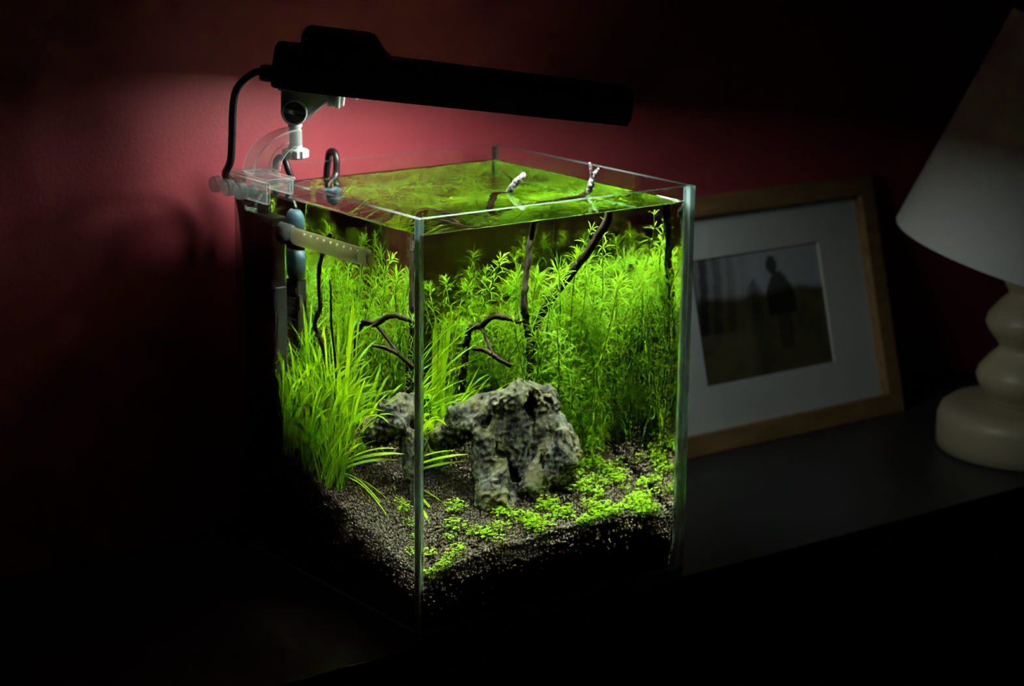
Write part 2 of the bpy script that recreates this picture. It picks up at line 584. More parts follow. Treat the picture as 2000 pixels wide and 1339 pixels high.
# grey tilt bracket
def BP(u, v, z):
    return Vector((PX, PY, z)) + Vector((math.cos(yawl), math.sin(yawl), 0)) * u + ln * v
arc = [(-.0104 * math.cos(a), PZ - .0104 * math.sin(a)) for a in np.linspace(0.0, 2.45, 14)]
poly = [(-.0100, .3668)] + arc + [(.0262, .3565), (.0275, .3625), (.0275, .3635)]
bevel(mesh("tilt_bracket", *prism(poly, lambda u, z: BP(u, .0045, z), lambda u, z: BP(u, -.0045, z)), M_bracket, lamp), 0.0006)
mesh("bracket_rib", *tube([BP(.0085, -.0038, .3413), BP(.0262, -.0038, .3572)], .0011, 8), M_grey, lamp, smooth=True)
bevel(mesh("bracket_plate", *prism([(-.012, .3636), (.0300, .3594), (.0300, .3640), (-.012, .3680)], lambda u, z: BP(u, .010, z), lambda u, z: BP(u, -.010, z)), M_bracket, lamp), 0.0008)
kv = -ln
kb = mesh("tilt_knob", *lathe([(.0096, 0), (.0098, .0008), (.0098, .0042), (.0092, .0050), (.0084, .0050), (.0082, .0036)], 40, BP(0, -.0045, PZ), kv), M_grey, lamp, smooth=True)
for sg in (1, -1):
    aa = np.linspace(0.20, math.pi - 0.20, 18)
    half = [(.0083 * math.cos(a), sg * (.0083 * math.sin(a))) for a in aa]
    rot = math.radians(-14)
    half = [(x * math.cos(rot) - y * math.sin(rot), x * math.sin(rot) + y * math.cos(rot)) for x, y in half]
    bevel(mesh("slot_face", *prism(half, lambda u, z: BP(u, -.0045 - .0036, PZ + z), lambda u, z: BP(u, -.0045 - .0049, PZ + z)), M_greyd, kb), 0.0003)
mesh("post", *lathe([(.0046, .3205), (.0046, .3345), (.0054, .3350), (.0054, .3366), (.0046, .3372)], 28, (PX, PY, 0)), M_greyl, lamp, smooth=True)
teeth = []
for k in range(48):
    a = 2 * math.pi * k / 48
    r = .0102 if k % 4 < 2 else .0094
    teeth.append((r * math.cos(a), r * math.sin(a)))
nut = mesh("thumb_nut", *join([prism(teeth, lambda x, y: (PX + x, PY + y, .3118), lambda x, y: (PX + x, PY + y, .3172)), lathe([(.0096, .3170), (.0090, .3180), (.0055, .3184), (.0052, .3210)], 32, (PX, PY, 0)), lathe([(.0078, .3106), (.0096, .3120)], 32, (PX, PY, 0))]), M_greyl, lamp)
bevel(nut, 0.0003)
# lamp socket that peeks out below the hood
for (u0_, u1_, r, mtl) in ((.0255, .0315, .0082, M_bracket), (.0316, .0355, .0090, M_grey), (.0357, .0385, .0068, M_greyl)):
    mesh("tube_socket", *lathe([(r * .93, 0), (r, (u1_ - u0_) * .2), (r, (u1_ - u0_) * .8), (r * .93, u1_ - u0_)], 28, LP(u0_, -.008, -.0022), la), mtl, lamp, smooth=True)
mesh("tube_clip", *tube([LP(.0455, -.012, -.0012), LP(.0485, -.012, -.0012)], .0010, 8), M_greyl, lamp, smooth=True)
# clear acrylic arm and clip
n = 14
ang = np.linspace(math.pi, math.pi / 2, n)
outer = [(PX + .0015 + .0435 * math.cos(a), .3030 + .0312 * math.sin(a)) for a in ang]
inner = [(PX + .0015 + .0195 * math.cos(a), .3030 + .0182 * math.sin(a)) for a in ang[::-1]]
armp = outer + inner
def glint_edges(o, w):
    bevel(o, w, 1)
    o.modifiers["bevel"].material = 1  # bevel faces get the painted glint colour
    return o


glint_edges(mesh("acrylic_arm", *prism(armp, lambda x, z: (x, PY - .0085, z), lambda x, z: (x, PY + .0085, z)), [M_acryl, M_edgeglint], lamp), 0.0011)
clip = join([box(-.0125, .0125, .180, .240, .3004, .3029), box(-.0125, -.0092, .180, .240, .2842, .3004), box(.0094, .0125, .183, .240, .2895, .3004)])
glint_edges(mesh("acrylic_clip", *clip, [M_acryl, M_edgeglint], lamp), 0.0006)
for y in (.233, .214, .196):
    sc_ = mesh("clamp_screw", *lathe([(.0036, 0), (.0036, .009), (.0060, .0092), (.0062, .0100), (.0062, .0148), (.0054, .0160), (.002, .0156)], 14, (-.0126, y, .2935), (-1, 0, 0)), M_screw, lamp)

# the tubes' open light and the beam that the reflector throws straight down
for nm, pw, spread, ww in (("lamp_light", LAMP_POWER, 180, .0030), ("reflector_light", REFLECTOR_POWER, 105, .0042)):
    ld = bpy.data.lights.new(nm, "AREA")
    ld.shape = "RECTANGLE"
    ld.size, ld.size_y = 0.184, 0.042
    ld.energy = pw
    ld.spread = math.radians(spread)
    ld.color = LAMP_COLOR
    lo_ = bpy.data.objects.new(nm, ld)
    col.objects.link(lo_)
    mm = Matrix((la, ln, lu)).transposed().to_4x4()
    mm.translation = LP(.151, 0, ww) - Vector(lamp.location)
    lo_.parent = lamp
    lo_.matrix_local = mm

# ------------------------------------------------------------------ picture frame leaning on the wall
th = math.radians(15)
FO = Vector((0, 0.226, TT + 0.0002))
fu = Vector((0, math.sin(th), math.cos(th)))
fnv = Vector((0, -math.cos(th), math.sin(th)))


def FP(x, h, d=0.0):
    return FO + Vector((x, 0, 0)) + fu * h + fnv * (-d)


def fbox(x0, x1, h0, h1, d0, d1):
    V = [FP(x, h, d) for d in (d0, d1) for (x, h) in ((x0, h0), (x1, h0), (x1, h1), (x0, h1))]
    F = [(0, 1, 2, 3), (7, 6, 5, 4), (0, 4, 5, 1), (1, 5, 6, 2), (2, 6, 7, 3), (3, 7, 4, 0)]
    return V, F


X0, X1, HT = .425, .7455, .2385
fr = empty("picture_frame", ((X0 + X1) / 2, .226, TT), "oak picture frame with white mount and a dim outdoor photo, leaning on the wall", "picture frame")
rw, dp = .0195, .0175


def rail(a, b, c, d):
    """mitred rail from the outer edge a-b to the inner edge c-d"""
    q = [a, b, c, d]
    V = [FP(x, h, dd) for dd in (0, dp) for x, h in q]
    return V, [(0, 1, 2, 3), (7, 6, 5, 4), (0, 4, 5, 1), (1, 5, 6, 2), (2, 6, 7, 3), (3, 7, 4, 0)]


gp = .0002
for q in (((X0, 0), (X1, 0), (X1 - rw, rw - gp), (X0 + rw, rw - gp)), ((X1, HT), (X0, HT), (X0 + rw, HT - rw + gp), (X1 - rw, HT - rw + gp)), ((X1, gp), (X1, HT - gp), (X1 - rw, HT - rw - gp), (X1 - rw, rw + gp)), ((X0, HT - gp), (X0, gp), (X0 + rw, rw + gp), (X0 + rw, HT - rw - gp))):
    bevel(mesh("frame_rail", *rail(*q), M_oak, fr), 0.0008)
mesh("backing_board", *fbox(X0 + .004, X1 - .004, .004, HT - .004, dp - .0035, dp - .0005), M_fback, fr)
px0, px1, ph0, ph1 = .5015, .6690, .0612, .1796
a0, a1, b0, b1 = X0 + rw, X1 - rw, rw, HT - rw
V, F = [], []
for dd in (.0105, .0125):
    V += [FP(x, h, dd) for x, h in ((a0, b0), (a1, b0), (a1, b1), (a0, b1), (px0, ph0), (px1, ph0), (px1, ph1), (px0, ph1))]
for k in range(4):
    k2 = (k + 1) % 4
    F.append((k, k2, 4 + k2, 4 + k))
    F.append((8 + k, 12 + k, 12 + k2, 8 + k2))
    F.append((4 + k, 4 + k2, 12 + k2, 12 + k))
mesh("card_mount", V, F, [M_mat, M_matedge], fr, mi=[0, 0, 1] * 4)


def picture():
    """The flat print: a pale sky over dark ground, tree trunks at one side and a dark standing figure."""
    nx, ny = 84, 60
    xs, ys = np.meshgrid(np.linspace(0, 1, nx), np.linspace(0, 1, ny))
    rg = np.random.default_rng(4)
    n1 = rg.random((9, 12)); n2 = rg.random((21, 29))
    def up(a):
        gy = ys * (a.shape[0] - 1.001); gx = xs * (a.shape[1] - 1.001)
        iy, ix = gy.astype(int), gx.astype(int); fy, fx = gy - iy, gx - ix
        return a[iy, ix] * (1 - fy) * (1 - fx) + a[iy, ix + 1] * (1 - fy) * fx + a[iy + 1, ix] * fy * (1 - fx) + a[iy + 1, ix + 1] * fy * fx
    f = 0.6 * up(n1) + 0.4 * up(n2)
    hor = 0.60 + 0.10 * (0.5 - xs) * 0 + 0.05 * up(n1)
    sky = np.clip((ys - hor) / 0.06, 0, 1)
    ground = np.stack([0.05 + .08 * f, 0.045 + .07 * f, 0.022 + .03 * f], -1)
    skyc = np.stack([0.42 + .08 * ys, 0.46 + .08 * ys, 0.50 + .09 * ys], -1)
    c = ground * (1 - sky[..., None]) + skyc * sky[..., None]
    trees = np.clip(1.25 - xs / 0.40, 0, 1) * (0.55 + 0.45 * (np.sin(xs * 62 + 3 * n1[0, 0] + 1.5 * np.sin(ys * 5)) > -0.25)) * (ys > 0.40)
    trees = np.maximum(trees, 0.75 * np.exp(-((xs - .46) / .07) ** 2) * (ys < .78 - 1.6 * abs(xs - .46)))
    c = c * (1 - 0.85 * np.clip(trees, 0, 1))[..., None]
    head = ((xs - .615) / .040) ** 2 + ((ys - .86) / .075) ** 2 < 1
    body = (abs(xs - .655 - .03 * (0.6 - ys)) < .105 - 0.10 * np.clip(ys - .66, 0, 1) / .2) & (ys > .46) & (ys < .80)
    legs = (abs(xs - .665) < .055) & (ys > .20) & (ys <= .47)
    c[head | body] *= 0.16
    c[legs] *= 0.55
    pale = np.exp(-(((xs - .42) / .10) ** 2 + ((ys - .26) / .14) ** 2))
    c += pale[..., None] * np.array([.035, .034, .024])
    V = [tuple(FP(px0 - .002 + (px1 - px0 + .004) * i / (nx - 1), ph0 - .002 + (ph1 - ph0 + .004) * j / (ny - 1), .0128)) for j in range(ny) for i in range(nx)]
    F = [(j * nx + i, j * nx + i + 1, (j + 1) * nx + i + 1, (j + 1) * nx + i) for j in range(ny - 1) for i in range(nx - 1)]
    mt, nt, out = new_mat("photo_print")
    at = nt.nodes.new("ShaderNodeAttribute"); at.attribute_name = "print"
    p = N(nt, "ShaderNodeBsdfPrincipled", Roughness=0.6)
    nt.links.new(at.outputs["Color"], p.inputs["Base Color"])
    nt.links.new(p.outputs[0], out.inputs[0])
    o = mesh("photo_print", V, F, mt, fr)
    ca = o.data.color_attributes.new("print", "FLOAT_COLOR", "POINT")
    ca.data.foreach_set("color", np.concatenate([c, np.ones((ny, nx, 1))], -1).astype(np.float32).ravel())


picture()
mesh("frame_glass", *fbox(a0 - .001, a1 + .001, b0 - .001, b1 + .001, .0082, .0098), thin_glass("frame_glazing", (0.97, 0.98, 0.975), 1.35), fr)

# ------------------------------------------------------------------ table lamp
tx, ty = .742, .070
tl = empty("table_lamp", (tx, ty, TT), "unlit table lamp with white cone shade on a cream turned-wood base", "lamp")
z0 = TT
mesh("lamp_foot", *lathe([(.060, .0002), (.0805, .0002), (.0838, .003), (.0845, .012), (.0843, .031), (.0815, .0385), (.0755, .0430), (.064, .0445), (.034, .0450)], 96, (tx, ty, z0)), M_cream, tl, smooth=True)
prof = [(.0340, .0447), (.0350, .0475), (.0425, .0550), (.0490, .0640), (.0510, .0705), (.0490, .0775), (.0400, .0885), (.0318, .0965), (.0310, .0990), (.0345, .1045), (.0420, .1140), (.0452, .1210), (.0435, .1285), (.0340, .1405), (.0262, .1480), (.0256, .1505), (.0290, .1560), (.0330, .1640), (.0330, .170), (.018, .182), (.012, .184)]
mesh("turned_stem", *lathe(prof, 80, (tx, ty, z0)), M_cream, tl, smooth=True)
mesh("bulb_holder", *lathe([(.010, .183), (.016, .186), (.018, .215), (.014, .222)], 32, (tx, ty, z0)), M_brass, tl, smooth=True)
mesh("bulb", *lathe([(.011, .220), (.014, .235), (.026, .262), (.030, .280), (.026, .298), (.012, .308), (.002, .310)], 32, (tx, ty, z0)), M_bulb, tl, smooth=True)
vw = Vector((tx, ty, .2)) - Vector(CAM_LOC)
vw.z = 0
sax = (Matrix.Rotation(math.radians(14), 3, vw.normalized()) @ Vector((0, 0, 1))).normalized()
SC = Vector((tx, ty, z0 + .192))


def shade_pts():
    rb, rt, hh = .133, .090, .215
    return lathe([(rb, -.012), (rb + .0006, -.0105), (rt + .0006, hh - .012), (rt, hh - .0105), (rt - .0012, hh - .012), (rb - .0012, -.0105), (rb, -.012)], 96, SC, sax, cap=False)


mesh("lamp_shade", *shade_pts(), M_shade, tl, smooth=True)
rb_ = [tube([SC + sax * .150, SC + sax * .150 + (Matrix.Rotation(a, 3, sax) @ frame_of(sax)[0]) * .0965], .0012, 8) for a in (0, 2.094, 4.189)]
mesh("shade_carrier", *join(rb_ + [lathe([(.020, .147), (.020, .153)], 32, SC, sax, cap=True), tube([Vector((tx, ty, z0 + .222)), SC + sax * .150], .004, 10)]), M_brass, tl, smooth=True)

# ------------------------------------------------------------------ soil
def soilz(x, y):
    return np.interp(x, [0, .063, .134, .183, .25], [.0355, .0458, .0494, .0477, .0395]) + y * np.interp(x, [0, .1, .25], [.25, .25, .285])


def ico(sub):
    b = bmesh.new()
    bmesh.ops.create_icosphere(b, subdivisions=sub, radius=1.0)
    b.verts.ensure_lookup_table()
    v = np.array([p.co[:] for p in b.verts])
    f = np.array([[q.index for q in p.verts] for p in b.faces])
    b.free()
    return v, f


def build_soil():
    rg = np.random.default_rng(3)
    lo, hi = T + .0036, W - T - .0036
    pts = []
    sp = .0025
    for layer, dz in ((0, 0.0), (1, -.0016)):
        g = np.arange(lo + .0006, hi, sp)
        X, Y = np.meshgrid(g, g)
        X = X + (np.arange(len(g)) % 2)[:, None] * sp / 2 + rg.normal(0, .0005, X.shape)
        Y = Y + rg.normal(0, .0005, Y.shape)
        X, Y = np.clip(X.ravel(), lo, hi), np.clip(Y.ravel(), lo, hi)
        Z = soilz(X, Y) + dz + rg.normal(0, .0005, X.shape) + .0012 * np.sin(X * 95 + 2 * np.sin(Y * 60)) * np.sin(Y * 80)
        pts.append(np.stack([X, Y, Z], 1))
    near = []
    for ax in ("front", "left", "right", "back"):
        g = np.arange(lo, hi, .0027)
        h = np.arange(.0024, .115, .0024)
        A, B = np.meshgrid(g, h)
        A = A + (np.arange(len(h)) % 2)[:, None] * .0012 + rg.normal(0, .0004, A.shape)
        B = B + rg.normal(0, .0004, B.shape)
        A, B = np.clip(A.ravel(), lo, hi), np.clip(B.ravel(), .0022, 1)
        C_ = rg.uniform(0, .0018, A.shape)
        if ax == "front": P = np.stack([A, lo + C_, B], 1)
        elif ax == "back": P = np.stack([A, hi - C_, B], 1)
        elif ax == "left": P = np.stack([lo + C_, A, B], 1)
        else: P = np.stack([hi - C_, A, B], 1)
        P = P[P[:, 2] < soilz(P[:, 0], P[:, 1]) - .0012]
        if ax in ("right", "back"):
            P = P[::2]
        pts.append(P)
    P = np.concatenate(pts)
    v0, f0 = ico(1)
    v1, f1 = ico(2)
    Vs, Fs, nv = [], [], 0
    close = (P[:, 1] + .35 * P[:, 0] < .10) | (P[:, 0] + .3 * P[:, 1] < .03)
    for sel, (v, f) in ((~close, (v0, f0)), (close, (v1, f1))):
        Q = P[sel]
        n = len(Q)
        r = rg.uniform(.00105, .00165, n)
        sc = r[:, None] * rg.uniform(.85, 1.18, (n, 3))
        a, b, c = rg.uniform(0, 6.28, (3, n))
        ca, sa, cb, sb_ = np.cos(a), np.sin(a), np.cos(b), np.sin(b)
        jit = 1 + rg.normal(0, .07, (n, len(v), 1))
        w = v[None] * jit * sc[:, None, :]
        x = w[..., 0] * ca[:, None] - w[..., 1] * sa[:, None]
        y = w[..., 0] * sa[:, None] + w[..., 1] * ca[:, None]
        z = w[..., 2]
        y2 = y * cb[:, None] - z * sb_[:, None]
        z2 = y * sb_[:, None] + z * cb[:, None]
        w = np.stack([x, y2, z2], -1) + Q[:, None, :]
        w[..., 0] = np.clip(w[..., 0], T + .0024, W - T - .0024)
        w[..., 1] = np.clip(w[..., 1], T + .0024, W - T - .0024)
        Vs.append(w.reshape(-1, 3))
        Fs.append((f[None] + (np.arange(n) * len(v))[:, None, None] + nv).reshape(-1, 3))
        nv += n * len(v)
    # bed under the granules
    g = np.linspace(T + .0056, W - T - .0056, 26)
    X, Y = np.meshgrid(g, g)
    B = np.stack([X.ravel(), Y.ravel(), soilz(X.ravel(), Y.ravel()) - .0026], 1)
    k = len(g)
    idx = np.arange(k * k).reshape(k, k)
    q = np.stack([idx[:-1, :-1], idx[:-1, 1:], idx[1:, 1:], idx[1:, :-1]], -1).reshape(-1, 4)
    rim = np.concatenate([idx[0, :], idx[1:, -1], idx[-1, -2::-1], idx[-2:0:-1, 0]])
    low = B[rim].copy(); low[:, 2] = .0012
    m_ = len(rim)
    lowi = np.arange(m_) + len(B)
    q2 = np.stack([rim, lowi, np.roll(lowi, -1), np.roll(rim, -1)], -1)
    B = np.concatenate([B, low])
    quads = np.concatenate([q, q2]) + nv
    tris = np.concatenate([quads[:, [0, 1, 2]], quads[:, [0, 2, 3]]])
    Vs.append(B); Fs.append(tris)
    Va, Fa = np.concatenate(Vs), np.concatenate(Fs)
    me = bpy.data.meshes.new("aquarium_soil")
    org = np.array([.125, .125, .001])
    me.vertices.add(len(Va)); me.vertices.foreach_set("co", (Va - org).astype(np.float32).ravel())
    me.loops.add(len(Fa) * 3); me.loops.foreach_set("vertex_index", Fa.astype(np.int32).ravel())
    me.polygons.add(len(Fa)); me.polygons.foreach_set("loop_start", np.arange(0, len(Fa) * 3, 3, dtype=np.int32))
    me.polygons.foreach_set("loop_total", np.full(len(Fa), 3, dtype=np.int32))
    me.polygons.foreach_set("use_smooth", np.ones(len(Fa), dtype=bool))
    me.materials.append(M_soil)
    me.update(calc_edges=True); me.validate()
    o = bpy.data.objects.new("aquarium_soil", me)
    o.location = org
    col.objects.link(o)
    receive(o)
    tag(o, "dark brown granular soil sloping up to the back of the aquarium", "soil", kind="stuff")


build_soil()

# ------------------------------------------------------------------ rock, grown from an implicit field
def vnoise(P, freq, seed):
    Q = P * freq + seed * 17.31
    I = np.floor(Q).astype(np.int64)
    f = Q - I
    f = f * f * (3 - 2 * f)
    out = 0
    for dx in (0, 1):
        for dy in (0, 1):
            for dz in (0, 1):
                h = ((I[:, 0] + dx) * 374761393 + (I[:, 1] + dy) * 668265263 + (I[:, 2] + dz) * 2147483647 + seed * 1274126177) & 0x7FFFFFFF
                h = (h ^ (h >> 13)) * 1274126177 & 0x7FFFFFFF
                h = ((h ^ (h >> 16)) & 0xFFFF) / 65535.0
                out = out + h * (f[:, 0] if dx else 1 - f[:, 0]) * (f[:, 1] if dy else 1 - f[:, 1]) * (f[:, 2] if dz else 1 - f[:, 2])
    return out * 2 - 1


def cap_d(P, a, b, ra, rb):
    a, b = np.array(a, float), np.array(b, float)
    ab = b - a
    t = np.clip(((P - a) @ ab) / (ab @ ab), 0, 1)
    return np.linalg.norm(P - (a + t[:, None] * ab), axis=1) - (ra + (rb - ra) * t)


def surface_nets(fld, org, h):
    nx, ny, nz = fld.shape
    ins = fld < 0
    c = np.zeros((nx - 1, ny - 1, nz - 1), int)
    for dx in (0, 1):
        for dy in (0, 1):
            for dz in (0, 1):
                c += ins[dx:nx - 1 + dx, dy:ny - 1 + dy, dz:nz - 1 + dz]
    act = (c > 0) & (c < 8)
    idx = -np.ones(act.shape, int)
    ii = np.argwhere(act)
    idx[act] = np.arange(len(ii))
    acc = np.zeros((len(ii), 3)); cnt = np.zeros(len(ii))
    cor = [(a, b, d) for a in (0, 1) for b in (0, 1) for d in (0, 1)]
    for a in cor:
        for ax in range(3):
            if a[ax] == 0:
                b = list(a); b[ax] = 1
                fa = fld[ii[:, 0] + a[0], ii[:, 1] + a[1], ii[:, 2] + a[2]]
                fb = fld[ii[:, 0] + b[0], ii[:, 1] + b[1], ii[:, 2] + b[2]]
                cr = (fa < 0) != (fb < 0)
                t = np.where(cr, fa / np.where(cr, fa - fb, 1), 0)
                p = np.array(a)[None] + t[:, None] * (np.array(b) - np.array(a))[None]
                acc[cr] += p[cr]; cnt[cr] += 1
    V = (ii + acc / cnt[:, None]) * h + org
    F = []
    for ax in range(3):
        o1, o2 = [k for k in range(3) if k != ax]
        s0 = [slice(None)] * 3; s1 = [slice(None)] * 3
        s0[ax] = slice(0, -1); s1[ax] = slice(1, None)
        ch = ins[tuple(s0)] != ins[tuple(s1)]
        E = np.argwhere(ch)
        for e in E:
            if e[o1] == 0 or e[o2] == 0 or e[o1] >= act.shape[o1] or e[o2] >= act.shape[o2] or e[ax] >= act.shape[ax]:
                continue
            q = []
            for d1, d2 in ((-1, -1), (0, -1), (0, 0), (-1, 0)):
                k = e.copy(); k[o1] += d1; k[o2] += d2
                q.append(idx[tuple(k)])
            if min(q) < 0:
                continue
            flip = ins[tuple(e)] ^ (ax == 1)
            F.append(tuple(int(v) for v in (q if flip else q[::-1])))
    return V, F


def build_rock():
    h = 1.1
    lo, hi = np.array([60., 44., 48.]), np.array([200., 156., 172.])
    ax = [np.arange(lo[i], hi[i], h) for i in range(3)]
    G = np.stack(np.meshgrid(*ax, indexing="ij"), -1)
    P0 = G.reshape(-1, 3)
    wv = np.stack([vnoise(P0, .045, s) for s in (1, 2, 3)], 1) * 6.0 + np.stack([vnoise(P0, .11, s) for s in (4, 5, 6)], 1) * 1.3
    P = P0 + wv
    d = None
    for a, b, ra, rb, k in (((86, 132, 113), (93, 108, 126), 11, 14, 4), ((93, 108, 126), (128, 85, 140), 12, 12, 4), ((128, 85, 139), (155, 80, 137), 13, 13, 4), ((106, 92, 118), (101, 74, 70), 13, 15, 4),
                            ((130, 92, 124), (132, 92, 72), 20, 20, 5), ((154, 80, 132), (158, 68, 88), 12, 18, 5), ((146, 68, 104), (130, 57, 76), 6, 6, 3), ((112, 76, 62), (156, 74, 64), 15, 17, 5),
                            ((158, 68, 88), (167, 72, 84), 14, 12, 4), ((108, 74, 96), (104, 64, 66), 8, 9, 3), ((122, 70, 72), (118, 66, 60), 7, 9, 3)):
        e = cap_d(P, a, b, ra, rb)
        if d is None: d = e
        else:
            hh = np.clip(.5 + .5 * (e - d) / k, 0, 1)
            d = d * hh + e * (1 - hh) - k * hh * (1 - hh)
    Pc = P + np.stack([vnoise(P0, .16, s) for s in (21, 22, 23)], 1) * 4.0
    for a, b, ra, rb in (((113, 57, 131), (134, 62, 142), 4, 8), ((131, 58, 141), (136, 86, 133), 8, 9), ((107, 58, 116), (119, 62, 78), 4, 6), ((111, 72, 112), (122, 76, 80), 6, 8), ((84, 112, 90), (102, 96, 92), 14, 10), ((98, 82, 128), (104, 94, 120), 4, 6), ((148, 54, 146), (154, 66, 138), 3, 6), ((148, 50, 64), (162, 58, 66), 7, 7), ((140, 56, 108), (141, 64, 84), 3, 4)):
        d = np.maximum(d, -cap_d(Pc, a, b, ra, rb))
    # layered, pitted surface
    n1 = 1 - np.abs(vnoise(P0 * np.array([1, 1, .7]), .10, 7)) * 2
    n2 = 1 - np.abs(vnoise(P0, .22, 8)) * 2
    n3 = vnoise(P0, .45, 9)
    n4 = 1 - np.abs(vnoise(P0 * np.array([1, 1, .35]), .17, 10)) * 2
    d = d - 1.6 * n1 - 1.1 * n2 - .8 * n3 - 1.0 * n4 + .6
    fld = d.reshape(G.shape[:3])
    V, F = surface_nets(fld, lo, h)
    # keep the largest island only
    par = np.arange(len(V))
    def find(i):
        while par[i] != i:
            par[i] = par[par[i]]; i = par[i]
        return i
    for f in F:
        r = find(f[0])
        for j in f[1:]:
            q = find(j)
            if q != r: par[q] = r
    root = np.array([find(i) for i in range(len(V))])
    big = np.bincount(root).argmax()
    keep = root == big
    mp = np.cumsum(keep) - 1
    F = [tuple(int(mp[i]) for i in f) for f in F if keep[f[0]]]
    o = mesh("craggy_rock", V[keep] / 1000.0, F, M_rock, smooth=True)
    bm = bmesh.new(); bm.from_mesh(o.data); bmesh.ops.recalc_face_normals(bm, faces=bm.faces); bm.to_mesh(o.data); bm.free()
    receive(o)
    tag(o, "large craggy grey rock with hollows standing on the soil in the aquarium", "rock")


build_rock()

# ------------------------------------------------------------------ driftwood
wood = empty("driftwood", (.165, .14, .09), "dark forked driftwood rising from the soil to two pale dry tips above the water", "driftwood")


def branch(pts, r, name="branch", mat=None, steps=6, parent=None, sides=9, seed=1):
    rg = random.Random(seed)
    path = smooth_path(pts, steps)
    path = [p + Vector((rg.uniform(-1, 1), rg.uniform(-1, 1), rg.uniform(-1, 1))) * r[0] * .16 for p in path]
    rr = np.interp(np.linspace(0, 1, len(path)), np.linspace(0, 1, len(r)), r)
    rr = [q * rg.uniform(.88, 1.12) for q in rr]
    return receive(mesh(name, *tube(path, rr, sides, .07, rg), mat or M_wood, parent or wood, smooth=True))


b1 = branch([(.172, .150, .085), (.174, .147, .120), (.171, .143, .150), (.168, .1415, .1773), (.1605, .136, .2012), (.1638, .1387, .2223), (.1677, .1419, .2436), (.1705, .142, .257), (.167, .128, .274), (.1632, .1145, .2862)], [.0042, .0036, .0031, .0030, .0031, .0028, .0029, .0030, .0028, .0026], seed=2)
branch([(.1632, .1145, .2862), (.1640, .1130, .290), (.1690, .1110, .2965), (.1735, .1100, .2995)], [.0026, .0027, .0026, .0022], "dry_tip", M_dry, parent=b1, seed=3)
b2 = branch([(.172, .150, .110), (.174, .148, .160), (.180, .138, .195), (.1947, .120, .223), (.2045, .102, .2445), (.214, .090, .266), (.2179, .0858, .2865)], [.0034, .0035, .0037, .0037, .0036, .0034, .0030], seed=4)
branch([(.2179, .0858, .2865), (.2183, .0850, .292), (.2203, .0845, .298), (.2255, .0842, .3030), (.2270, .0842, .3048)], [.0024, .0024, .0021, .0014, .0009], "dry_tip", M_dry, parent=b2, seed=5)
branch([(.2200, .0846, .2975), (.2180, .0846, .3025), (.2172, .0846, .3085)], [.0017, .0012, .0008], "dry_tip", M_dry, parent=b2, seed=6, steps=4)
branch([(.0635, .182, .085), (.0600, .1760, .135), (.0520, .1660, .1655), (.0500, .1800, .1885), (.0500, .1720, .2030), (.0505, .1742, .2265), (.0500, .1665, .2494), (.0540, .160, .262)], [.0030, .0028, .0026, .0028, .0024, .0022, .0024, .0018], seed=7)
branch([(.0620, .160, .10), (.0605, .158, .150), (.0590, .1640, .190), (.0585, .164, .215), (.0590, .166, .225)], [.0016, .0015, .0013, .0011, .0008], seed=8)
twig = empty("brown_twig", (.125, .186, .09), "brown forked twig arching above the rock in the middle of the aquarium", "twig")
t1 = branch([(.125, .192, .085), (.128, .192, .120), (.131, .190, .155), (.1335, .1868, .1780), (.1341, .1800, .1838), (.1339, .1633, .1865), (.1348, .1457, .1952), (.1415, .135, .1960), (.1477, .1251, .1939), (.150, .121, .1925)], [.0036, .0034, .0031, .0029, .0027, .0026, .0024, .0022, .0020, .0016], mat=M_twig, parent=twig, seed=9)
branch([(.1339, .1640, .1860), (.1305, .146, .1790), (.1269, .1273, .1702)], [.0018, .0015, .0013], mat=M_twig, parent=twig, seed=10)
branch([(.1250, .160, .1700), (.1262, .142, .1715), (.1269, .1290, .1700), (.1330, .123, .1650), (.1401, .1188, .1601)], [.0012, .0018, .0020, .0020, .0016], mat=M_twig, parent=twig, seed=11)

# ------------------------------------------------------------------ corner filter with spray bar
filt = empty("corner_filter", (.017, .224, .075), "tall black internal filter box in the back corner beside the blue-capped pump", "filter")
fx0, fx1, fy0, fy1 = .0075, .0305, .2050, .2435
receive(bevel(mesh("filter_body", *box(fx0, fx1, fy0, fy1, .078, .262), M_blackg, filt), .0015))
receive(bevel(mesh("filter_lid", *box(fx0 - .0008, fx1 + .0008, fy0 - .0008, fy1 + .0008, .2624, .2690), M_black, filt), .001))
receive(bevel(mesh("filter_cover", *box(fx0 + .003, fx1 - .002, fy0 - .0032, fy0 - .0002, .090, .215), M_greyd, filt), .0008))
for k in range(7):
    receive(mesh("intake_slot", *box(fx0 + .006, fx1 - .005, fy0 - .0040, fy0 - .0033, .096 + k * .006, .0985 + k * .006), M_black, filt))
receive(mesh("flow_knob", *lathe([(.0062, 0), (.0066, .002), (.0060, .0085), (.0045, .0095)], 20, (.017, .226, .2692)), M_blackg, filt, smooth=True))
sy0, sy1, sx, sz = .2035, .0845, .0215, .2575
bar = receive(mesh("spray_bar", *lathe([(.0062, 0), (.0066, .001), (.0066, sy0 - sy1 - .010), (.0062, sy0 - sy1 - .010), (.0064, sy0 - sy1 - .0095), (.0064, sy0 - sy1 - .001), (.0050, sy0 - sy1)], 22, (sx, sy0 - .001, sz), (0, -1, 0)), M_spray, filt, smooth=True))
receive(mesh("bar_socket", *lathe([(.0076, 0), (.0080, .001), (.0080, .018), (.0070, .020)], 22, (sx, sy0 + .0012, sz), (0, -1, 0)), M_greyd, filt, smooth=True))
hd = Vector((-.80, 0, .60)).normalized()
for k in range(9):
    p = Vector((sx, .1655 - k * .0090, sz)) + hd * .0066
    receive(mesh("spray_hole", *lathe([(.0012, 0), (.0013, .0004), (.0007, .0010)], 10, p, hd), M_hole, bar, smooth=True))
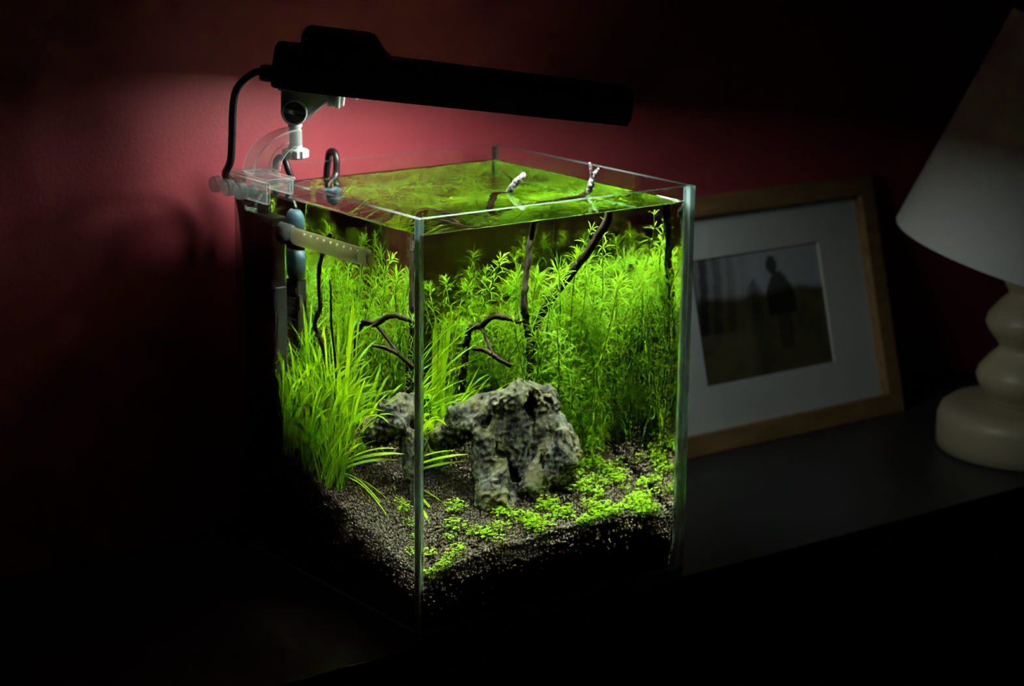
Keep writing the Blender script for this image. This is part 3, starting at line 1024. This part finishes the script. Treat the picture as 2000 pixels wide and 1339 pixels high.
receive(mesh("bar_end_cap", *lathe([(.0052, 0), (.0052, .003), (.0035, .0045)], 18, (sx, sy1 - .001, sz), (0, -1, 0)), M_spray, filt, smooth=True))
fc = smooth_path([(.0255, .2330, .2690), (.034, .2360, .276), (.0455, .2405, .287), (.0430, .2420, .2985), (.0425, .2445, .3040), (.0420, .2490, .3062), (.0410, .2540, .3040), (.0400, .2555, .295), (.040, .258, .24), (.043, .262, .12), (.055, .266, .012), (.10, .268, -.003)], 7)
receive(mesh("filter_cord", *tube(fc, .0025, 10), M_rubber, filt, smooth=True))

# blue-capped pump beside it
bx, by = .0675, .2205
pump = empty("mini_pump", (bx, by, .150), "small pump with rounded blue-grey cap and slotted black body beside the filter box", "pump")
cp = [(.0010, .2705), (.0060, .2698), (.0090, .2670), (.0104, .2630), (.0108, .2580), (.0108, .2400)]
receive(mesh("pump_cap", *lathe([(r, z) for r, z in cp[::-1]], 30, (bx, by, 0)), M_blue, pump, smooth=True))
receive(mesh("pump_collar", *lathe([(.0080, .2160), (.0100, .2185), (.0110, .2230), (.0112, .2300), (.0108, .2392)], 30, (bx, by, 0)), M_blue, pump, smooth=True))
receive(bevel(mesh("pump_body", *box(bx - .0085, bx + .0085, by - .0085, by + .0085, .158, .2160), M_pump, pump), .0018))
for k in range(6):
    receive(mesh("slot_rib", *box(bx - .0096, bx - .0087, by - .0075, by + .0075, .163 + k * .0085, .1675 + k * .0085), M_greyd, pump))
for z in (.198, .168):
    receive(bevel(mesh("side_clip", *box(bx - .007, bx - .001, by - .0105, by - .0087, z - .006, z + .006), M_greyd, pump), .0005))
fo = bpy.data.curves.new("lettering", "FONT")
fo.body = "ELITE"
fo.size = .0062
fo.extrude = .00025
fo.align_x = "CENTER"
fo.align_y = "CENTER"
fo.materials.append(M_bluel)
lt = bpy.data.objects.new("lettering", fo)
col.objects.link(lt)
lt.parent = pump
vl = Vector((-.86, -.51, 0)).normalized()
xl = Vector((0, 0, 1)).cross(vl)
ml = Matrix((xl, Vector((0, 0, 1)), vl)).transposed().to_4x4()
ml.translation = Vector((bx, by, .2475)) + vl * .0106 - wl(pump)
lt.matrix_local = ml
bpy.context.view_layer.update()
tm = bpy.data.meshes.new_from_object(lt.evaluated_get(bpy.context.evaluated_depsgraph_get()))
bpy.data.objects.remove(lt)
lt = bpy.data.objects.new("lettering", tm)
col.objects.link(lt)
lt.parent = pump
lt.matrix_local = ml
receive(lt)
pc = smooth_path([(bx, by, .2700), (.0700, .226, .276), (.0790, .2360, .283), (.0868, .2412, .290), (.0875, .2415, .3005), (.0880, .2440, .3060), (.0880, .2478, .3072), (.0878, .2520, .3055), (.0876, .2540, .2985), (.087, .256, .28), (.085, .258, .20), (.085, .262, .10), (.085, .272, .012), (.13, .284, -.003)], 7)
receive(mesh("pump_cord", *tube(pc, .0027, 10), M_rubber, pump, smooth=True))

# ------------------------------------------------------------------ grass-leaved plants
def strip(P0, P1, P2, w, n=7, twist=0.0, taper=0.75):
    P0, P1, P2 = Vector(P0), Vector(P1), Vector(P2)
    V, F = [], []
    side = (P2 - P0).cross(Vector((0, 0, 1)))
    if side.length < 1e-5:
        side = Vector((1, 0, 0))
    side.normalize()
    ax0 = (P2 - P0).normalized()
    side = Matrix.Rotation(twist, 3, ax0) @ side
    for i in range(n + 1):
        t = i / n
        p = P0 * (1 - t) ** 2 + P1 * (2 * t * (1 - t)) + P2 * t * t
        tg = ((P1 - P0) * (1 - t) + (P2 - P1) * t).normalized()
        s = (side - tg * side.dot(tg)).normalized()
        up = s.cross(tg)
        ww = w * (0.55 + .45 * min(1, t * 4)) * (1 - max(0, (t - taper) / (1 - taper)) ** 1.5 * .95) * .5
        V += [tuple(p - s * ww), tuple(p + up * ww * .35), tuple(p + s * ww)]
    for i in range(n):
        a = 3 * i
        F += [(a, a + 1, a + 4, a + 3), (a + 1, a + 2, a + 5, a + 4)]
    return V, F


def inside(p, m_=.0068):
    return Vector((min(max(p[0], m_), W - m_), min(max(p[1], m_), W - m_), min(p[2], ZW - .004)))


def clump(x, y, leaves, label, group=None, n=0, hgt=(.05, .09), lean=(0, 0), w=(.0028, .0042), spread=.75, seed=0, mats=(M_grass, M_grass, M_grass2)):
    rg = random.Random(seed)
    z = float(soilz(x, y))
    e = empty("grass_plant", (x, y, z), label, "aquatic plant", group)
    for tip in leaves:
        tip, wd, arch = inside(tip[:3]), tip[3], tip[4]
        b = Vector((x + rg.uniform(-.004, .004), y + rg.uniform(-.004, .004), z - .001))
        mid = b.lerp(tip, .5) + Vector((0, 0, arch))
        receive(mesh("leaf", *strip(b, mid, tip, wd, 8, rg.uniform(-.5, .5)), M_grass2, e, smooth=True))
    for k in range(n):
        L = rg.uniform(*hgt)
        a = rg.uniform(0, 2 * math.pi)
        out = rg.uniform(.1, 1) * spread
        b = Vector((x + rg.uniform(-.006, .006), y + rg.uniform(-.006, .006), z - .001))
        dr = Vector((math.cos(a) * out + lean[0], math.sin(a) * out + lean[1], 1)).normalized()
        tip = b + dr * L + Vector((math.cos(a), math.sin(a), 0)) * L * .34 * rg.random() - Vector((0, 0, L * .30 * rg.random() * out))
        mid = b + Vector((dr.x * .55, dr.y * .55, 1.15 * dr.z + .05)) * L * .62
        receive(mesh("leaf", *strip(b, inside(mid), inside(tip), rg.uniform(*w), 7, rg.uniform(-.8, .8)), rg.choice(mats), e, smooth=True))
    return e


G = "grass-leaved plants of the thick clump by the near side pane"
GL = "bright green grass-leaved plant in the thick clump beside the filter box"
clump(.0336, .1499, [(.0842, .0847, .1057, .0046, .012), (.073, .0873, .1102, .0044, .014), (.0804, .0700, .0475, .0034, .030), (.062, .078, .0500, .0034, .034), (.048, .0640, .0490, .0028, .030), (.090, .098, .097, .0030, .010)],
      "arching grass plant whose long bright leaves hang down over the front soil", n=12, hgt=(.05, .075), seed=1)
spots = [(.020, .232, .045, .07), (.017, .214, .05, .075), (.030, .196, .055, .08), (.014, .190, .05, .075), (.022, .172, .055, .082), (.012, .160, .045, .066), (.042, .176, .06, .09), (.018, .140, .04, .055), (.030, .130, .04, .056), (.047, .157, .06, .09), (.055, .190, .07, .10), (.038, .212, .06, .09), (.060, .166, .065, .10), (.056, .142, .05, .085)]
for k, (x, y, h0, h1) in enumerate(spots):
    clump(x, y, [], GL, G, n=20, w=(.0017, .0030), hgt=(h0 * 1.08, h1 * 1.22), lean=(.06, -.05), seed=20 + k)
clump(.058, .150, [(.040, .1182, .2235, .0040, .012), (.040, .1391, .2060, .0034, .010), (.040, .1016, .1649, .0036, .016), (.045, .1534, .1875, .0034, .006), (.055, .075, .1400, .0034, .030), (.07, .0948, .128, .0036, .040)],
      "tall grass plant with upright blades reaching well above the thick clump", n=8, hgt=(.07, .10), seed=2)
clump(.098, .170, [(.1133, .1768, .2049, .0050, .010), (.1204, .172, .2095, .0046, .012), (.0940, .168, .1975, .0044, .014), (.104, .176, .190, .0044, .010), (.098, .160, .178, .0040, .008), (.112, .160, .165, .0040, .004)],
      "upright grass plant with two tall bright blades directly behind the rock", n=8, hgt=(.055, .08), seed=3)
clump(.090, .152, [(.1502, .1371, .1441, .0046, .020), (.128, .150, .160, .0036, .012), (.135, .145, .150, .0034, .018), (.086, .118, .134, .0040, .020), (.092, .122, .138, .0036, .022)],
      "low grass plant sending one long blade across the top of the rock", n=8, hgt=(.05, .07), seed=4)
clump(.150, .062, [(.156, .055, .090, .0009, .004), (.160, .060, .084, .0009, .004), (.145, .057, .080, .0009, .004)], "wispy little grass sprout at the front foot of the rock", seed=5)

# ------------------------------------------------------------------ feathery stem plants
def stem_shape(seed, L, leaf, dens, bare, step):
    """Stem along +z from the origin and, apart, its whorls of narrow arching leaves."""
    rg = random.Random(seed)
    ph, am = rg.uniform(0, 6.28), rg.uniform(.010, .030)

    def c(t):
        return Vector((am * math.sin(2.6 * t + ph) * t, am * math.cos(2.1 * t + ph) * t, L * t))
    n = 12
    S = tube([c(i / n) for i in range(n + 1)], [.00085 - .0004 * i / n for i in range(n + 1)], 5)
    V, F = [], []
    z = L * bare
    while z <= L:
        t = z / L
        p = c(t)
        tg = (c(min(t + .02, 1)) - c(t - .02)).normalized()
        a0, b0 = frame_of(tg)
        k = max(3, int(dens * rg.uniform(.75, 1.3)))
        of = rg.uniform(0, 6.28)
        top = max(0, 1 - (L - z) / .014)
        for i in range(k):
            a = of + 2 * math.pi * i / k + rg.uniform(-.35, .35)
            ln_ = leaf * rg.uniform(.7, 1.15) * (1 - .45 * top) * (.7 + .3 * min(1, t * 2))
            rad = a0 * math.cos(a) + b0 * math.sin(a)
            rise = rg.uniform(-.05, .75) + .8 * top
            dr = rg.uniform(.1, .8)
            q = p
            s_ = rad.cross(tg).normalized() * rg.uniform(.00030, .00045)
            b = len(V)
            V += [tuple(p - s_ * .5), tuple(p + s_ * .5)]
            for m_, wd in ((0, 1.0), (1, .85)):
                q = q + (rad + tg * (rise - dr * m_)).normalized() * ln_ * .36
                V += [tuple(q - s_ * wd), tuple(q + s_ * wd)]
            q = q + (rad + tg * (rise - dr * 1.8)).normalized() * ln_ * .28
            V.append(tuple(q))
            F += [(b, b + 1, b + 3, b + 2), (b + 2, b + 3, b + 5, b + 4), (b + 4, b + 5, b + 6)]
        z += (step if L - z > .014 else .0035) * rg.uniform(.8, 1.2)
    return S, (V, F)


SHAPES = [stem_shape(40 + k, .145, .0225 + .0018 * (k % 3), 8.5, .05, .0088) for k in range(10)]


def plant_stem(shape, base, R, sc, label, group, mat):
    """One stem plant set in the tank: leaves that would meet the glass or the surface bend along it."""
    e = empty("feathery_stem_plant", base, label, "aquatic plant", group)
    Rm = np.array(R)
    lim = T + .0012
    for nm, (V, F), mt in (("stem", shape[0], M_stem), ("foliage", shape[1], mat)):
        w = (np.array(V) * sc) @ Rm.T + np.array(base)
        w[:, 0] = np.clip(w[:, 0], lim, W - lim)
        w[:, 1] = np.clip(w[:, 1], lim, D - lim)
        w[:, 2] = np.minimum(w[:, 2], ZW - .0015)
        o = receive(mesh(nm, w, F, mt, e, smooth=(nm == "stem"), origin=base))
        if nm == "foliage":
            o["kind"] = "stuff"
    return e


SG = "feathery stem plants of the back thicket"
SL = "feathery bright green stem plant in the dense thicket behind and right of the rock"
rp = random.Random(77)
cells = []
for i in range(11):
    for j in range(13):
        x = .122 + .0110 * i + rp.uniform(-.005, .005)
        y = .096 + .0115 * j + rp.uniform(-.005, .005)
        if x > .240 or y > .241: continue
        if y < .185 and x < .160: continue
        if y < .128 and x < .176: continue
        if y < .112 and x > .212: continue
        cells.append((x, y))
rp.shuffle(cells)
cells = cells[:92] + [(.232, .118), (.236, .130), (.226, .126), (.221, .134), (.236, .146), (.229, .156), (.214, .139)]
for x, y in cells:
    z = float(soilz(x, y))
    top = .228 - 1.1 * max(0, .158 - x) + .010 * math.sin(x * 90 + 1) + rp.uniform(-.040, .006)
    if abs(x - .225) < .014 and y < .17: top -= .012
    R = Matrix.Rotation(rp.uniform(0, 6.28), 3, "Z") @ Matrix.Rotation(abs(rp.gauss(0, .24)), 3, "Y") @ Matrix.Rotation(rp.uniform(0, 6.28), 3, "Z")
    plant_stem(rp.choice(SHAPES), (x, y, z), R, (top - z) / .148, SL, SG, M_needle2 if rp.random() < .4 else M_needle)
SG2 = "feathery stem plants at the back by the pump"
SL2 = "dim feathery stem plant at the back of the tank between pump and twig"
for _ in range(26):
    x, y = rp.uniform(.045, .125), rp.uniform(.196, .238)
    z = float(soilz(x, y))
    R = Matrix.Rotation(rp.uniform(0, 6.28), 3, "Z") @ Matrix.Rotation(abs(rp.gauss(0, .14)), 3, "Y") @ Matrix.Rotation(rp.uniform(0, 6.28), 3, "Z")
    plant_stem(rp.choice(SHAPES), (x, y, z), R, ((rp.uniform(.118, .142) if x > .062 else rp.uniform(.150, .190)) - z) / .148, SL2, SG2, M_needle)


def aim(label, a, b, seed, leaf=.021, dens=7, bare=.3, mat=None, step=.0095):
    a, b = Vector(a), Vector(b)
    d = b - a
    R = Vector((0, 0, 1)).rotation_difference(d).to_matrix()
    return plant_stem(stem_shape(seed, d.length, leaf, dens, bare, step), tuple(a), R, 1.0, label, None, mat or M_needle2)


def sz(x, y): return (x, y, float(soilz(x, y)))
aim("lanky feathery stem leaning up to the water surface beside the middle branch", (.160, .17, .150), (.208, .112, .2672), 91, .011, 5, .2)
aim("lanky feathery stem whose tip bends along the water surface above the thicket", (.232, .150, .150), (.2385, .102, .268), 92, .014, 6, .3)
aim("sparse feathery stem standing alone in the dark gap behind the twig", sz(.128, .205), (.1296, .152, .2385), 93, .016, 7, .25)
aim("tall feathery stem with a bright star-shaped tip at the middle of the thicket", sz(.195, .120), (.205, .108, .240), 94, .017, 9, .2)
aim("thin pale stem rising beside the blue pump cap to the water surface", (.078, .214, .10), (.074, .205, .283), 95, .007, 3, .7)

# ------------------------------------------------------------------ carpet plants
def carpet_proto(seed):
    rg = random.Random(seed)
    V, F = [], []
    for _ in range(rg.randint(16, 20)):
        a, r = rg.uniform(0, 6.28), .0050 * math.sqrt(rg.random())
        x, y, h = r * math.cos(a), r * math.sin(a), rg.uniform(.0018, .0058) * (1.15 - r / .0055 * .5)
        b = len(V)
        V += [(x * .7 - .0001, y * .7, -.0012), (x * .7 + .0001, y * .7, -.0012), (x, y, h)]
        F += [(b, b + 1, b + 2)]
        of = rg.uniform(0, 6.28)
        for k in range(rg.choice((3, 3, 4))):
            q = of + k * 6.28 / 3.2 + rg.uniform(-.4, .4)
            el = rg.uniform(-.1, .6)
            d = Vector((math.cos(q) * math.cos(el), math.sin(q) * math.cos(el), math.sin(el)))
            s = d.cross(Vector((0, 0, 1))).normalized()
            l, w = rg.uniform(.0010, .0014), rg.uniform(.00045, .00065)
            p = Vector((x, y, h))
            b = len(V)
            V += [tuple(p), tuple(p + d * l * .35 + s * w), tuple(p + d * l * .8 + s * w * .8), tuple(p + d * l), tuple(p + d * l * .8 - s * w * .8), tuple(p + d * l * .35 - s * w)]
            F += [(b, b + 1, b + 2, b + 3, b + 4, b + 5)]
    return V, F


CARPET = [(208.1,119.1),(226.0,128.9),(187.4,97.6),(213.9,87.6),(204.5,101.2),(202.1,91.7),(188.8,83.6),(215.2,102.0),(211.0,103.8),(196.7,103.6),(217.4,97.6),(202.1,103.9),(194.0,92.2),(199.3,100.0),(212.3,92.8),(221.2,85.3),(233.3,93.0),(225.6,76.6),(216.1,80.2),(222.1,78.8),(218.7,89.3),(176.9,60.2),(173.8,61.5),(181.1,70.2),(198.4,71.7),(214.4,62.9),(201.0,60.4),(200.4,67.4),(187.8,67.9),(188.5,62.3),(218.3,69.3),(227.5,68.0),(218.6,64.6),(183.2,49.8),(186.9,43.7),(178.7,51.5),(184.3,18.3),(175.1,23.5),(186.1,22.1),(182.5,21.3),(176.4,30.4),(171.7,20.5),(184.3,25.6),(169.6,31.7),(173.8,26.9),(238.4,55.4),(241.4,59.6),(231.0,35.7),(239.9,36.9),(223.5,24.6),(222.8,28.9),(217.7,21.2),(214.8,24.6),(209.1,24.7),(226.5,37.4),(220.5,34.0),(217.2,35.3),(217.0,50.8),(177.6,11.0),(196.4,17.8),(189.2,10.1),(168.6,8.4),(180.9,8.9),(177.2,14.9),(184.2,11.9),(165.7,11.0),(226.6,16.1),(210.7,21.2),(218.1,11.8),(217.6,8.4),(227.1,19.5),(217.2,15.2),(207.1,12.3),(221.2,8.4),(226.4,8.4),(210.6,10.1),(153.0,8.4),(156.5,8.9),(138.6,27.0),(145.2,21.0),(148.2,24.8),(143.2,27.5),(150.9,31.8),(136.4,47.9),(145.8,49.2),(140.6,39.6),(131.4,43.1),(144.8,42.2),(133.6,39.2),(160.5,62.5),(101.5,51.6),(111.2,45.9),(106.4,44.6),(108.0,38.9),(119.9,27.5),(114.8,27.6),(110.2,24.1),(116.3,36.7),(112.2,32.8),(110.8,35.8),(115.7,20.6),(113.8,10.2),(122.3,11.9),(111.9,18.4),(114.9,16.3),(128.2,21.9),(119.9,22.8),(74.7,28.1),(74.8,24.2),(84.7,30.7),(91.5,30.7),(83.7,33.8),(78.7,13.7),(68.6,81.9),(69.9,74.4),(65.3,73.1),(58.3,51.5),(54.6,56.4),(97.0,52.1),(63.5,33.0),(66.2,37.8),(71.3,29.9),(47.1,41.4),(15.8,9.8),(27.0,10.3),(25.3,7.2),(23.5,29.2),(36.1,14.2),(44.9,20.3)]
cps = []
for k in range(6):
    V, F = carpet_proto(300 + k)
    me = bpy.data.meshes.new("carpet_plant")
    me.from_pydata(V, [], F)
    me.materials.append(M_carpet)
    cps.append(me)
rc = random.Random(9)
for x, y in CARPET:
    x, y = x / 1000, y / 1000
    o = bpy.data.objects.new("carpet_plant", rc.choice(cps))
    o.location = (x, y, float(soilz(x, y)) + .0004)
    o.rotation_euler = (rc.uniform(-.1, .1), rc.uniform(-.1, .1), rc.uniform(0, 6.28))
    s = rc.uniform(1.15, 1.6)
    o.scale = (s, s, s)
    col.objects.link(o)
    receive(o)
    if y + .2 * x < .045 and x < .08:
        tag(o, "tiny round-leaved carpet plant in the sparse patches at the front corner of the soil", "aquatic plant", "carpet plants at the front corner")
    elif y > .075:
        tag(o, "tiny round-leaved carpet plant in the green patches between rock and right pane", "aquatic plant", "carpet plants right of the rock")
    elif x > .150:
        tag(o, "tiny round-leaved carpet plant in the dense bright mat at the right front", "aquatic plant", "carpet plants of the dense mat")
    else:
        tag(o, "tiny round-leaved carpet plant in loose patches in front of the rock", "aquatic plant", "carpet plants in front of the rock")

pv, pf = ico(2)
for (x, y, r, lb) in ((.2205, .1010, .0016, "tan pebble on bare soil near the right pane, the front one of two"), (.2290, .1040, .0017, "tan pebble on bare soil near the right pane, the back one of two"), (.095, .030, .0014, "tan pebble in front of the rock, among sparse carpet plants"), (.040, .030, .0016, "tan pebble near the front corner of the soil"), (.118, .020, .0013, "small tan pebble at the front edge of the soil bed"), (.160, .112, .0013, "small tan pebble behind the foot of the rock")):
    rg = np.random.default_rng(int(x * 1e4))
    v = pv * (1 + rg.normal(0, .08, (len(pv), 1))) * np.array([1.2, .95, .75]) * r + np.array([x, y, float(soilz(x, y)) + r * .7])
    o = receive(mesh("pebble", v, pf.tolist(), M_pebble, smooth=True))
    tag(o, lb, "pebble")
